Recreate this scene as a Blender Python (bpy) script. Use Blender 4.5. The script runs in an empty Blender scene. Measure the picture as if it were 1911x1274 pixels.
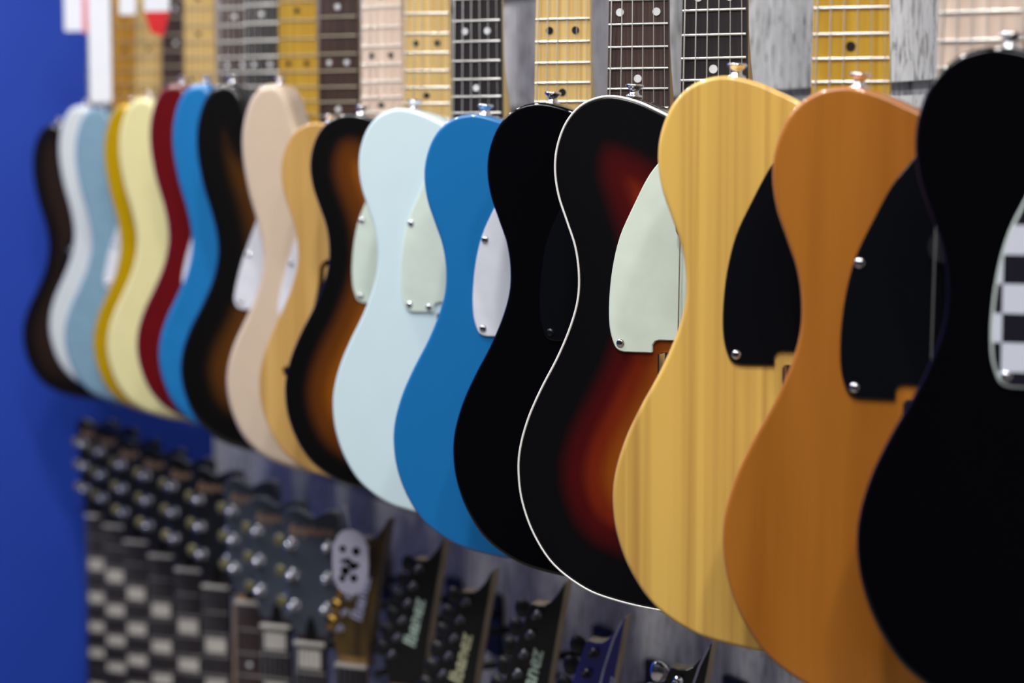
import bpy, bmesh, math, random
import numpy as np
from mathutils import Vector, Matrix
from mathutils.geometry import delaunay_2d_cdt
random.seed(7)
R = math.radians
sc = bpy.context.scene
COL = sc.collection

# ------------------------------------------------------------ camera
W_, H_ = 1911, 1274
FPX = 3600.0                      # focal length in pixels
PITCH = math.atan((637 - 318) / FPX)
YAWV = 26.6                       # angle between the wall and the view axis
CAM = Vector((0.0, -1.12, 1.60))
cd = bpy.data.cameras.new('camera')
cam = bpy.data.objects.new('camera', cd); COL.objects.link(cam)
cd.sensor_width = 36.0
cd.lens = FPX / W_ * 36.0
cam.location = CAM
cam.rotation_euler = (R(90) - PITCH, 0, R(90 - YAWV))
cd.clip_start = 0.05
cd.dof.use_dof = True
cd.dof.focus_distance = 1.50
cd.dof.aperture_fstop = 4.1
cd.dof.aperture_blades = 0
sc.camera = cam

# ------------------------------------------------------------ exposure, world, lamps
sc.view_settings.view_transform = 'Standard'
sc.view_settings.look = 'None'
sc.view_settings.gamma = 1.0
sc.view_settings.use_curve_mapping = False
sc.view_settings.exposure = -0.38
wd = bpy.data.worlds.new('world'); sc.world = wd; wd.use_nodes = True
wd.node_tree.nodes['Background'].inputs[0].default_value = (0.9, 0.95, 1.0, 1)
wd.node_tree.nodes['Background'].inputs[1].default_value = 0.07

def lamp(name, x, y, z, sx, sy, power, col=(1, 0.97, 0.93), tilt=(0, 0, 0), shape='RECTANGLE'):
    ld = bpy.data.lights.new(name, 'AREA'); ld.shape = shape
    ld.size = sx
    if shape == 'RECTANGLE': ld.size_y = sy
    ld.energy = power; ld.color = col
    o = bpy.data.objects.new(name, ld); COL.objects.link(o)
    o.location = (x, y, z); o.rotation_euler = tilt
    return o
# long fluorescent panels over the aisle
for i, x in enumerate((0.7, -0.9, -2.5)):
    lamp('ceiling_panel_light', x, -1.75, 2.97, 1.2, 0.6, (46, 46, 30)[i], (0.96, 0.98, 1.0), (R(-14), 0, 0))
# small bright spots nearer the wall
for i, x in enumerate((0.35, -0.55, -1.45, -2.35, -3.1)):
    lamp('ceiling_spot_light', x, -0.95, 2.95, 0.13, 0.13, (22, 24, 24, 22, 22)[i], (1, 0.98, 0.94), (R(-16), 0, 0), 'DISK')
# more panels deeper in the shop, facing the display
lamp('shop_panel_light', 0.9, -3.4, 2.9, 1.2, 1.2, 32, (0.95, 0.98, 1.0), (R(-50), 0, R(8)))
lamp('shop_panel_light', -1.2, -4.0, 2.9, 1.2, 1.2, 30, (0.95, 0.98, 1.0), (R(-50), 0, 0))

# ------------------------------------------------------------ pixel helpers
VD = Vector((math.cos(R(180 - YAWV)), math.sin(R(180 - YAWV)), 0))   # horizontal view direction
RD = Vector((math.cos(R(90 - YAWV)), math.sin(R(90 - YAWV)), 0))     # image right
def on_line(px, perp):
    """ground position of a hanger on a line parallel to the wall, perp metres from the camera"""
    t = (px - 955.5) / FPX
    Z = perp / (math.sin(R(YAWV)) + math.cos(R(YAWV)) * t)
    p = CAM + VD * Z + RD * (t * Z)
    return p, Z
def height(py, Z):
    return CAM.z + (318 - py) / FPX * Z

# ------------------------------------------------------------ materials
def lin(c):
    out = []
    for v in c[:3]:
        v = v / 255.0
        out.append(v / 12.92 if v <= 0.04045 else ((v + 0.055) / 1.055) ** 2.4)
    return (out[0], out[1], out[2], 1.0)
MATS = {}
def base_mat(name):
    m = bpy.data.materials.new(name); m.use_nodes = True
    nt = m.node_tree; b = nt.nodes['Principled BSDF']
    return m, nt, b
def paint(name, col, rough=0.4, metal=0.0, coat=0.0, spec=0.5, vary=0.06, scale=35, bump=0.0):
    """plain finish with slight procedural variation"""
    if name in MATS: return MATS[name]
    m, nt, b = base_mat(name)
    tc = nt.nodes.new('ShaderNodeTexCoord'); n = nt.nodes.new('ShaderNodeTexNoise')
    n.inputs['Scale'].default_value = scale; n.inputs['Detail'].default_value = 3
    r = nt.nodes.new('ShaderNodeValToRGB')
    c = lin(col)
    r.color_ramp.elements[0].position = 0.3; r.color_ramp.elements[1].position = 0.7
    r.color_ramp.elements[0].color = tuple(v * (1 - vary) for v in c[:3]) + (1,)
    r.color_ramp.elements[1].color = tuple(min(1, v * (1 + vary)) for v in c[:3]) + (1,)
    nt.links.new(tc.outputs['Object'], n.inputs['Vector'])
    nt.links.new(n.outputs['Fac'], r.inputs['Fac'])
    nt.links.new(r.outputs['Color'], b.inputs['Base Color'])
    b.inputs['Roughness'].default_value = rough; b.inputs['Metallic'].default_value = metal
    b.inputs['Coat Weight'].default_value = coat; b.inputs['Coat Roughness'].default_value = 0.04
    b.inputs['Specular IOR Level'].default_value = spec
    if bump:
        bp = nt.nodes.new('ShaderNodeBump'); bp.inputs['Strength'].default_value = bump
        nt.links.new(n.outputs['Fac'], bp.inputs['Height']); nt.links.new(bp.outputs['Normal'], b.inputs['Normal'])
    MATS[name] = m
    return m
def wood(name, light, dark, sx=60, sz=1.6, rough=0.4, coat=0.0, contrast=(0.35, 0.65), wobble=0.02, fine=0.0, spec=0.5):
    """grain that runs along the local z axis"""
    if name in MATS: return MATS[name]
    m, nt, b = base_mat(name)
    tc = nt.nodes.new('ShaderNodeTexCoord')
    mp = nt.nodes.new('ShaderNodeMapping'); mp.inputs['Scale'].default_value = (sx, sx, sz)
    n = nt.nodes.new('ShaderNodeTexNoise'); n.inputs['Scale'].default_value = 1.0; n.inputs['Detail'].default_value = 2.5
    n.inputs['Distortion'].default_value = wobble * 20
    r = nt.nodes.new('ShaderNodeValToRGB')
    r.color_ramp.elements[0].position = contrast[0]; r.color_ramp.elements[1].position = contrast[1]
    r.color_ramp.elements[0].color = lin(dark); r.color_ramp.elements[1].color = lin(light)
    nt.links.new(tc.outputs['Object'], mp.inputs['Vector']); nt.links.new(mp.outputs['Vector'], n.inputs['Vector'])
    nt.links.new(n.outputs['Fac'], r.inputs['Fac'])
    col = r.outputs['Color']
    if fine:
        mp2 = nt.nodes.new('ShaderNodeMapping'); mp2.inputs['Scale'].default_value = (900, 900, 12)
        n2 = nt.nodes.new('ShaderNodeTexNoise'); n2.inputs['Scale'].default_value = 1; n2.inputs['Detail'].default_value = 1
        mx = nt.nodes.new('ShaderNodeMix'); mx.data_type = 'RGBA'; mx.blend_type = 'MULTIPLY'
        mx.inputs[0].default_value = fine
        nt.links.new(tc.outputs['Object'], mp2.inputs['Vector']); nt.links.new(mp2.outputs['Vector'], n2.inputs['Vector'])
        nt.links.new(col, mx.inputs[6]); nt.links.new(n2.outputs['Fac'], mx.inputs[7]); col = mx.outputs[2]
    nt.links.new(col, b.inputs['Base Color'])
    b.inputs['Roughness'].default_value = rough; b.inputs['Coat Weight'].default_value = coat
    b.inputs['Coat Roughness'].default_value = 0.04; b.inputs['Specular IOR Level'].default_value = spec
    MATS[name] = m
    return m
def burst(name, stops, coat=1.0):
    """sunburst finish: colour by the distance from the body's rim (mm) stored on the mesh"""
    if name in MATS: return MATS[name]
    m, nt, b = base_mat(name)
    at = nt.nodes.new('ShaderNodeAttribute'); at.attribute_name = 'rim'
    tc = nt.nodes.new('ShaderNodeTexCoord'); n = nt.nodes.new('ShaderNodeTexNoise')
    mp = nt.nodes.new('ShaderNodeMapping'); mp.inputs['Scale'].default_value = (120, 120, 3)
    n.inputs['Scale'].default_value = 1; n.inputs['Detail'].default_value = 2
    mr = nt.nodes.new('ShaderNodeMapRange'); mr.inputs['From Max'].default_value = 0.12
    r = nt.nodes.new('ShaderNodeValToRGB'); cr = r.color_ramp; cr.interpolation = 'EASE'
    while len(cr.elements) < len(stops): cr.elements.new(0.5)
    for e, (p, c) in zip(cr.elements, stops): e.position = p / 120.0; e.color = lin(c)
    mx = nt.nodes.new('ShaderNodeMix'); mx.data_type = 'RGBA'; mx.blend_type = 'MULTIPLY'; mx.inputs[0].default_value = 0.25
    nt.links.new(at.outputs['Fac'], mr.inputs['Value']); nt.links.new(mr.outputs['Result'], r.inputs['Fac'])
    nt.links.new(tc.outputs['Object'], mp.inputs['Vector']); nt.links.new(mp.outputs['Vector'], n.inputs['Vector'])
    nt.links.new(r.outputs['Color'], mx.inputs[6]); nt.links.new(n.outputs['Fac'], mx.inputs[7])
    nt.links.new(mx.outputs[2], b.inputs['Base Color'])
    b.inputs['Roughness'].default_value = 0.35; b.inputs['Coat Weight'].default_value = coat; b.inputs['Coat Roughness'].default_value = 0.05
    b.inputs['Specular IOR Level'].default_value = 0.2
    MATS[name] = m
    return m
def checker(name):
    """black squares on white, for the pickguard"""
    if name in MATS: return MATS[name]
    m, nt, b = base_mat(name)
    tc = nt.nodes.new('ShaderNodeTexCoord'); ck = nt.nodes.new('ShaderNodeTexChecker')
    mp = nt.nodes.new('ShaderNodeMapping'); mp.inputs['Scale'].default_value = (1 / 0.0170, 0, 1 / 0.0170); mp.inputs['Location'].default_value = (0.588, 0.5, 0.506)
    ck.inputs['Scale'].default_value = 1.0
    ck.inputs['Color1'].default_value = lin((205, 208, 222)); ck.inputs['Color2'].default_value = lin((28, 26, 36))
    nt.links.new(tc.outputs['Object'], mp.inputs['Vector']); nt.links.new(mp.outputs['Vector'], ck.inputs['Vector'])
    nt.links.new(ck.outputs['Color'], b.inputs['Base Color'])
    b.inputs['Roughness'].default_value = 0.25
    MATS[name] = m
    return m

nickel_shaded = paint('shaded nickel frets', (150, 146, 142), 0.4, 1.0)  # lower-row frets: their shade is painted into the colour
nickel_dimmed = paint('dimmed nickel frets', (170, 160, 140), 0.5, 0.6)  # far frets, dimmed in colour to weaken their lamp glints
satin_chrome = paint('satin chrome', (240, 240, 245), 0.22, 1.0, vary=0.02)
string_shaded = paint('shaded string', (90, 90, 92), 0.4, 1.0)  # darkened copy of the string steel, shade put into its colour
chrome = paint('chrome', (225, 225, 230), 0.09, 1.0, vary=0.02)
nickel = paint('nickel frets', (225, 224, 220), 0.32, 0.85, vary=0.03)
steel_black = paint('black steel', (16, 16, 18), 0.45, vary=0.1)
string_m = paint('string steel', (205, 204, 200), 0.45, 0.4, vary=0.04, scale=400)
black_plastic = paint('black plastic', (12, 12, 16), 0.25, spec=0.5)
ivory = paint('ivory plastic', (225, 220, 205), 0.4)
bone = paint('white nut', (196, 192, 184), 0.4)
tulip = paint('tulip key plastic', (126, 118, 74), 0.25, coat=0.5)
pearl = paint('pearl inlay', (190, 184, 176), 0.3, vary=0.12, scale=90)
logo_pearl = paint('pearlescent lettering', (205, 228, 212), 0.3, vary=0.3, scale=300)
logo_cream = paint('cream lettering', (218, 218, 176), 0.35, vary=0.2, scale=300)
logo_gold = paint('gold lettering', (176, 142, 118), 0.35, vary=0.1, scale=300)
logo_white = paint('white lettering', (190, 192, 225), 0.35)
dot_black = paint('black dot', (18, 18, 16), 0.4)
dot_white = paint('white dot', (222, 222, 226), 0.3, vary=0.08)
M_pick = paint('pickup cover chrome', (190, 190, 195), 0.18, 1.0)
maple_pink = wood('pale pink maple', (232, 208, 192), (214, 188, 172), 220, 2, 0.45, 0.2)
maple_yellow = wood('amber lacquered maple', (204, 164, 58), (180, 136, 38), 200, 2, 0.35, 0.5)
maple_nat = wood('natural maple', (222, 190, 126), (200, 162, 98), 200, 2, 0.35, 0.4)
maple_side = wood('satin maple', (176, 140, 84), (140, 104, 58), 120, 2, 0.45, 0.1)
maple_amber = wood('orange amber maple', (216, 160, 58), (196, 136, 40), 200, 2, 0.35, 0.5)
rose = wood('brown rosewood', (82, 58, 50), (52, 35, 31), 420, 5, 0.5, 0, fine=0.3)
rose_dark = wood('dark rosewood', (38, 28, 34), (20, 14, 18), 420, 5, 0.5, 0, fine=0.3)
rose_red = wood('reddish rosewood', (60, 36, 34), (36, 20, 20), 420, 5, 0.5, 0)

# ------------------------------------------------------------ mesh builder
class MB:
    def __init__(s): s.v = []; s.f = []; s.sm = []
    def add(s, vs, fs, smooth=False):
        b = len(s.v); s.v += [tuple(v) for v in vs]
        for f in fs: s.f.append(tuple(b + i for i in f)); s.sm.append(smooth)
        return s
    def box(s, c, d, rz=0.0):
        x, y, z = d[0] / 2, d[1] / 2, d[2] / 2; cs, sn = math.cos(rz), math.sin(rz)
        vs = [(c[0] + a * x * cs - b * y * sn, c[1] + a * x * sn + b * y * cs, c[2] + e * z)
              for e in (-1, 1) for a, b in ((-1, -1), (1, -1), (1, 1), (-1, 1))]
        return s.add(vs, [(3, 2, 1, 0), (4, 5, 6, 7), (0, 1, 5, 4), (1, 2, 6, 5), (2, 3, 7, 6), (3, 0, 4, 7)])
    def rbox(s, c, d, r, seg=3):
        """box with rounded outline in the x-z plane, extruded along y"""
        pts = []
        for qx, qz, a0 in ((1, 1, 0), (-1, 1, 90), (-1, -1, 180), (1, -1, 270)):
            for k in range(seg + 1):
                a = R(a0 + 90 * k / seg)
                pts.append((c[0] + qx * (d[0] / 2 - r) + r * math.cos(a), c[2] + qz * (d[2] / 2 - r) + r * math.sin(a)))
        return s.prism(pts, c[1] + d[1] / 2, c[1] - d[1] / 2)
    def prism(s, pts, y_back, y_front, bev=0.0):
        """polygon in x-z, ccw seen from the front (-y)"""
        n = len(pts)
        rings = [(pts, y_back)]
        if bev:
            ins = offset(pts, bev)
            rings += [(pts, y_front + bev), (ins, y_front)]
        else: rings += [(pts, y_front)]
        vs = [(p[0], y, p[1]) for ring, y in rings for p in ring]
        fs = []
        for k in range(len(rings) - 1):
            for i in range(n):
                j = (i + 1) % n
                fs.append((k * n + i, k * n + j, (k + 1) * n + j, (k + 1) * n + i))
        s.add(vs, fs)
        b = len(s.v) - len(vs)
        from mathutils.geometry import tessellate_polygon
        tr = tessellate_polygon([[Vector((p[0], p[1], 0)) for p in rings[-1][0]]])
        L = (len(rings) - 1) * n
        for t in tr:
            a, c, d = [rings[-1][0][i] for i in t]
            ar = (c[0] - a[0]) * (d[1] - a[1]) - (c[1] - a[1]) * (d[0] - a[0])
            t = t if ar > 0 else t[::-1]
            s.f.append(tuple(b + L + i for i in t)); s.sm.append(False)
            s.f.append(tuple(b + i for i in t[::-1])); s.sm.append(False)
        return s
    def tube(s, a, b_, r, r2=None, seg=10, cap=True):
        a = Vector(a); b_ = Vector(b_); r2 = r if r2 is None else r2
        d = (b_ - a).normalized(); u = d.orthogonal().normalized(); w = d.cross(u)
        vs = []
        for p, q in ((a, r), (b_, r2)):
            for k in range(seg):
                t = 2 * math.pi * k / seg
                vs.append(p + u * (q * math.cos(t)) + w * (q * math.sin(t)))
        fs = [(k, (k + 1) % seg, seg + (k + 1) % seg, seg + k) for k in range(seg)]
        s.add(vs, fs, True)
        if cap:
            b0 = len(s.v) - 2 * seg
            s.f.append(tuple(b0 + seg - 1 - k for k in range(seg))); s.sm.append(False)
            s.f.append(tuple(b0 + seg + k for k in range(seg))); s.sm.append(False)
        return s
    def lathe(s, o, axis, prof, seg=14):
        """profile [(distance along the axis, radius)]"""
        o = Vector(o); d = Vector(axis).normalized(); u = d.orthogonal().normalized(); w = d.cross(u)
        vs = []
        for t, r in prof:
            for k in range(seg):
                a = 2 * math.pi * k / seg
                vs.append(o + d * t + u * (r * math.cos(a)) + w * (r * math.sin(a)))
        n = len(prof)
        fs = [(i * seg + k, i * seg + (k + 1) % seg, (i + 1) * seg + (k + 1) % seg, (i + 1) * seg + k)
              for i in range(n - 1) for k in range(seg)]
        s.add(vs, fs, True)
        b0 = len(s.v) - n * seg
        s.f.append(tuple(b0 + seg - 1 - k for k in range(seg))); s.sm.append(False)
        s.f.append(tuple(b0 + (n - 1) * seg + k for k in range(seg))); s.sm.append(False)
        return s
    def path(s, pts, r, seg=8):
        for a, b in zip(pts[:-1], pts[1:]): s.tube(a, b, r, seg=seg)
        return s
    def mesh(s, name, m):
        me = bpy.data.meshes.new(name); me.from_pydata(s.v, [], s.f)
        me.polygons.foreach_set('use_smooth', s.sm)
        me.materials.append(m); me.update()
        return me
def offset(pts, d):
    """move a ccw polygon inwards by d"""
    n = len(pts); out = []
    for i in range(n):
        a, p, c = pts[i - 1], pts[i], pts[(i + 1) % n]
        t = Vector((c[0] - a[0], c[1] - a[1])); t.normalize()
        out.append((p[0] - t.y * d, p[1] + t.x * d))
    return out
CACHE = {}
def cached(key, m, make):
    k = (key, m.name)
    if k not in CACHE:
        for (k2, _), me in list(CACHE.items()):
            if k2 == key:
                me2 = me.copy(); me2.materials[0] = m; CACHE[k] = me2
                return me2
        r = make()
        CACHE[k] = r.mesh(key, m) if isinstance(r, MB) else r
        if not isinstance(r, MB):
            if len(r.materials): r.materials[0] = m
            else: r.materials.append(m)
    return CACHE[k]
def part(name, key, m, make, parent, loc=(0, 0, 0), rot=(0, 0, 0), label=None):
    o = bpy.data.objects.new(name, cached(key, m, make)); COL.objects.link(o)
    o.parent = parent; o.location = loc; o.rotation_euler = rot
    if label: o['label'] = label
    return o
def thing(name, label, cat, loc, rz=0.0, group=None):
    o = bpy.data.objects.new(name, None); COL.objects.link(o); o.empty_display_size = 0.05
    o.location = loc; o.rotation_euler = (0, 0, rz); o['label'] = label; o['category'] = cat
    if group: o['group'] = group
    return o
def struct(name, mb, m):
    o = bpy.data.objects.new(name, mb.mesh(name, m)); COL.objects.link(o); o['kind'] = 'structure'
    return o
def catmull(pts, per=6, closed=True):
    n = len(pts); out = []
    rng = range(n) if closed else range(n - 1)
    for i in rng:
        if closed: p0, p1, p2, p3 = pts[i - 1], pts[i], pts[(i + 1) % n], pts[(i + 2) % n]
        else: p0, p1, p2, p3 = pts[max(i - 1, 0)], pts[i], pts[i + 1], pts[min(i + 2, n - 1)]
        for k in range(per):
            t = k / per
            out.append(tuple(0.5 * ((2 * p1[j]) + (-p0[j] + p2[j]) * t + (2 * p0[j] - 5 * p1[j] + 4 * p2[j] - p3[j]) * t * t
                             + (-p0[j] + 3 * p1[j] - 3 * p2[j] + p3[j]) * t ** 3) for j in (0, 1)))
    if not closed: out.append(tuple(pts[-1]))
    return out
def mm(pts): return [(x / 1000.0, y / 1000.0) for x, y in pts]
def area(p): return sum(p[i - 1][0] * p[i][1] - p[i][0] * p[i - 1][1] for i in range(len(p))) / 2
def ccw(p): return p if area(p) > 0 else p[::-1]

# ------------------------------------------------------------ outlines (mm, origin at the bottom centre)
T_OUT = ccw(mm(catmull([(-87, 400), (-107, 394.5), (-121, 381), (-129, 362), (-131, 343), (-128, 323), (-121, 303), (-114, 283), (-111, 262),
    (-112, 242), (-118, 221), (-128.5, 197), (-142, 172), (-153, 148), (-160, 124), (-161.5, 103), (-158, 79), (-148, 54), (-131, 31),
    (-104.5, 14), (-78, 6.5), (-45, 2), (0, 0), (45, 2), (80, 7), (106, 15), (131, 31), (148, 53), (158, 78), (162, 104), (160, 128), (152, 152),
    (139, 178), (125, 203), (116, 225), (113, 246), (116, 270), (123, 298), (128, 322), (126, 345), (116, 364), (100, 373), (86, 368), (74, 352),
    (63, 334), (50, 324), (38, 326), (29, 340), (29, 366), (22, 376), (-20, 376), (-32, 381), (-45, 387.5), (-65, 396)], 5)))
S_OUT = ccw(mm(catmull([(-96, 460), (-113, 455), (-126, 439), (-134, 416), (-137, 392), (-135, 364), (-128, 330), (-118, 298), (-112, 270),
    (-112, 244), (-120, 214), (-135, 183), (-150, 155), (-160, 126), (-162, 98), (-155, 68), (-140, 40), (-114, 18), (-78, 6), (-40, 1), (0, 0),
    (40, 1), (80, 7), (114, 19), (140, 41), (156, 68), (163, 98), (161, 128), (151, 158), (135, 188), (118, 218), (109, 246), (110, 274),
    (119, 308), (126, 342), (124, 372), (113, 396), (97, 407), (84, 402), (73, 385), (63, 362), (51, 346), (39, 346), (30, 358), (28, 372), (16, 378),
    (-16, 378), (-32, 384), (-46, 390), (-58, 402), (-66, 422), (-73, 443), (-83, 456)], 5)))
L_OUT = ccw(mm(catmull([(-60, 432), (-92, 428), (-118, 408), (-131, 378), (-130, 345), (-118, 312), (-106, 282), (-104, 255), (-115, 225),
    (-138, 190), (-155, 155), (-163, 115), (-158, 75), (-138, 38), (-100, 12), (-50, 1), (0, 0), (50, 1), (100, 12), (138, 38), (158, 75),
    (163, 115), (155, 155), (138, 190), (115, 225), (105, 255), (108, 285), (120, 315), (131, 345), (136, 372), (128, 388), (112, 384), (92, 364), (66, 350),
    (42, 356), (30, 376), (28, 400), (14, 410), (-14, 410), (-32, 418)], 4)))
GUARD_T = ccw(mm(catmull([(-27, 366), (-34, 362), (-44, 350), (-54, 337), (-65, 316), (-76, 292), (-82, 267), (-84.5, 242), (-84, 222), (-80.5, 209), (-77, 204.5), (-72, 203)], 4, False)
    + [(-50, 203), (-49, 204), (-49, 209), (-47, 212), (-44, 213), (44, 213), (46, 225)] + catmull([(50, 240), (66, 256), (90, 270), (108, 284), (116, 305), (118, 328), (112, 348), (101, 360), (90, 358), (80, 345), (68, 327), (52, 314), (36, 314), (27, 320)], 4, False)
    + [(27, 326), (-27, 326)]))
GUARD_S = ccw(mm(catmull([(-28, 372), (-36, 345), (-50, 310), (-65, 272), (-78, 237), (-86, 206), (-87, 192), (-82, 184), (-72, 182)], 4, False)
    + [(-50, 186), (-42, 182), (-40, 170), (40, 170)] + catmull([(52, 150), (80, 115), (105, 88), (122, 84), (130, 100), (122, 140), (100, 190), (90, 240), (98, 300), (112, 345), (108, 380), (96, 390), (84, 372), (66, 344), (45, 334), (27, 340)], 4, False)
    + [(27, 322), (-27, 322)]))
def f_hole():
    path = [(-60, 231, 3.5), (-63, 240, 4.5), (-71, 246, 4.0), (-79, 241, 3.0), (-81, 222, 3.5), (-85, 195, 6.0), (-92, 165, 6.0), (-101, 138, 4.0), (-110, 121, 4.0), (-119, 116, 5.0), (-125, 121, 5.5), (-126, 128, 4)]
    lft, rgt = [], []
    for i, (x, y, w) in enumerate(path):
        a = path[max(i - 1, 0)]; c = path[min(i + 1, len(path) - 1)]
        t = Vector((c[0] - a[0], c[1] - a[1])).normalized()
        lft.append((x - t.y * w, y + t.x * w)); rgt.append((x + t.y * w, y - t.x * w))
    return ccw(mm(catmull(lft + rgt[::-1], 3)))
def inside(P, poly):
    """P: Nx2 array; boolean array"""
    x, y = P[:, 0], P[:, 1]; res = np.zeros(len(P), bool); n = len(poly)
    for i in range(n):
        x1, y1 = poly[i - 1]; x2, y2 = poly[i]
        c = ((y1 > y) != (y2 > y))
        with np.errstate(divide='ignore', invalid='ignore'):
            xi = (x2 - x1) * (y - y1) / ((y2 - y1) if y2 != y1 else 1e-12) + x1
        res ^= (c & (x < xi))
    return res
def dist(P, poly):
    best = np.full(len(P), 1e9); n = len(poly)
    for i in range(n):
        a = np.array(poly[i - 1]); b = np.array(poly[i]); d = b - a; L = (d ** 2).sum()
        t = np.clip(((P - a) @ d) / max(L, 1e-14), 0, 1)
        q = a + t[:, None] * d
        best = np.minimum(best, np.sqrt(((P - q) ** 2).sum(1)))
    return best
def cap_mesh(outline, holes=(), step=0.009):
    P = [tuple(p) for p in outline]; edges = [(i, (i + 1) % len(P)) for i in range(len(P))]
    for h in holes:
        b = len(P); P += [tuple(p) for p in h]; edges += [(b + i, b + (i + 1) % len(h)) for i in range(len(h))]
    xs = np.arange(-0.17, 0.171, step); ys = np.arange(0.0, 0.47, step)
    G = np.array([(x + (step / 2 if k % 2 else 0), y) for k, y in enumerate(ys) for x in xs])
    keep = inside(G, outline) & (dist(G, outline) > step * 0.45)
    for h in holes: keep &= ~inside(G, h) & (dist(G, h) > step * 0.3)
    P += [tuple(p) for p in G[keep]]
    r = delaunay_2d_cdt([Vector(p) for p in P], edges, [], 0, 1e-7)
    V = np.array([(v[0], v[1]) for v in r[0]]); F = [tuple(f) for f in r[2]]
    cen = np.array([V[list(f)].mean(0) for f in F])
    ok = inside(cen, outline)
    for h in holes: ok &= ~inside(cen, h)
    out = []
    for f, k in zip(F, ok):
        if not k: continue
        a, b, c = V[f[0]], V[f[1]], V[f[2]]
        out.append(f if (b[0] - a[0]) * (c[1] - a[1]) - (b[1] - a[1]) * (c[0] - a[0]) > 0 else f[::-1])
    return V, out
def body_mesh(key, outline, thick, r, holes=(), arc=4):
    """front face at y=0, back at y=thick, rim attribute in metres"""
    bm = bmesh.new(); ring_y = []
    for k in range(arc + 1):
        a = R(90 * k / arc); ring_y.append((r * (1 - math.sin(a)), r * (1 - math.cos(a))))
    rings = ring_y + [(b, thick - c) for b, c in reversed(ring_y)]
    rings = [(ins, y) for ins, y in rings]
    cols = []
    for ins, y in rings:
        pts = offset(outline, ins) if ins > 1e-6 else outline
        cols.append([bm.verts.new((p[0], y, p[1])) for p in pts])
    n = len(outline)
    for k in range(len(cols) - 1):
        for i in range(n):
            j = (i + 1) % n
            bm.faces.new((cols[k][i], cols[k][j], cols[k + 1][j], cols[k + 1][i])[::-1])
    for y, flip, hs in ((0.0, False, holes), (thick, True, ())):
        V, F = cap_mesh(offset(outline, rings[0][0]), hs)
        vs = [bm.verts.new((p[0], y, p[1])) for p in V]
        for f in F:
            q = [vs[i] for i in f]
            if flip: q = q[::-1]
            try: bm.faces.new(q)
            except ValueError: pass
    for h in holes:                      # the wall of a sound hole
        a = [bm.verts.new((p[0], 0.0, p[1])) for p in h]; b = [bm.verts.new((p[0], 0.004, p[1])) for p in h]
        for i in range(len(h)):
            j = (i + 1) % len(h); bm.faces.new((a[i], a[j], b[j], b[i]))
    bmesh.ops.remove_doubles(bm, verts=bm.verts, dist=2e-5)
    for f in bm.faces: f.smooth = abs(f.normal.y) < 0.9999
    me = bpy.data.meshes.new(key); bm.to_mesh(me); bm.free()
    P = np.array([(v.co.x, v.co.z) for v in me.vertices])
    d = dist(P, outline)
    at = me.attributes.new('rim', 'FLOAT', 'POINT'); at.data.foreach_set('value', d)
    return me

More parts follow.
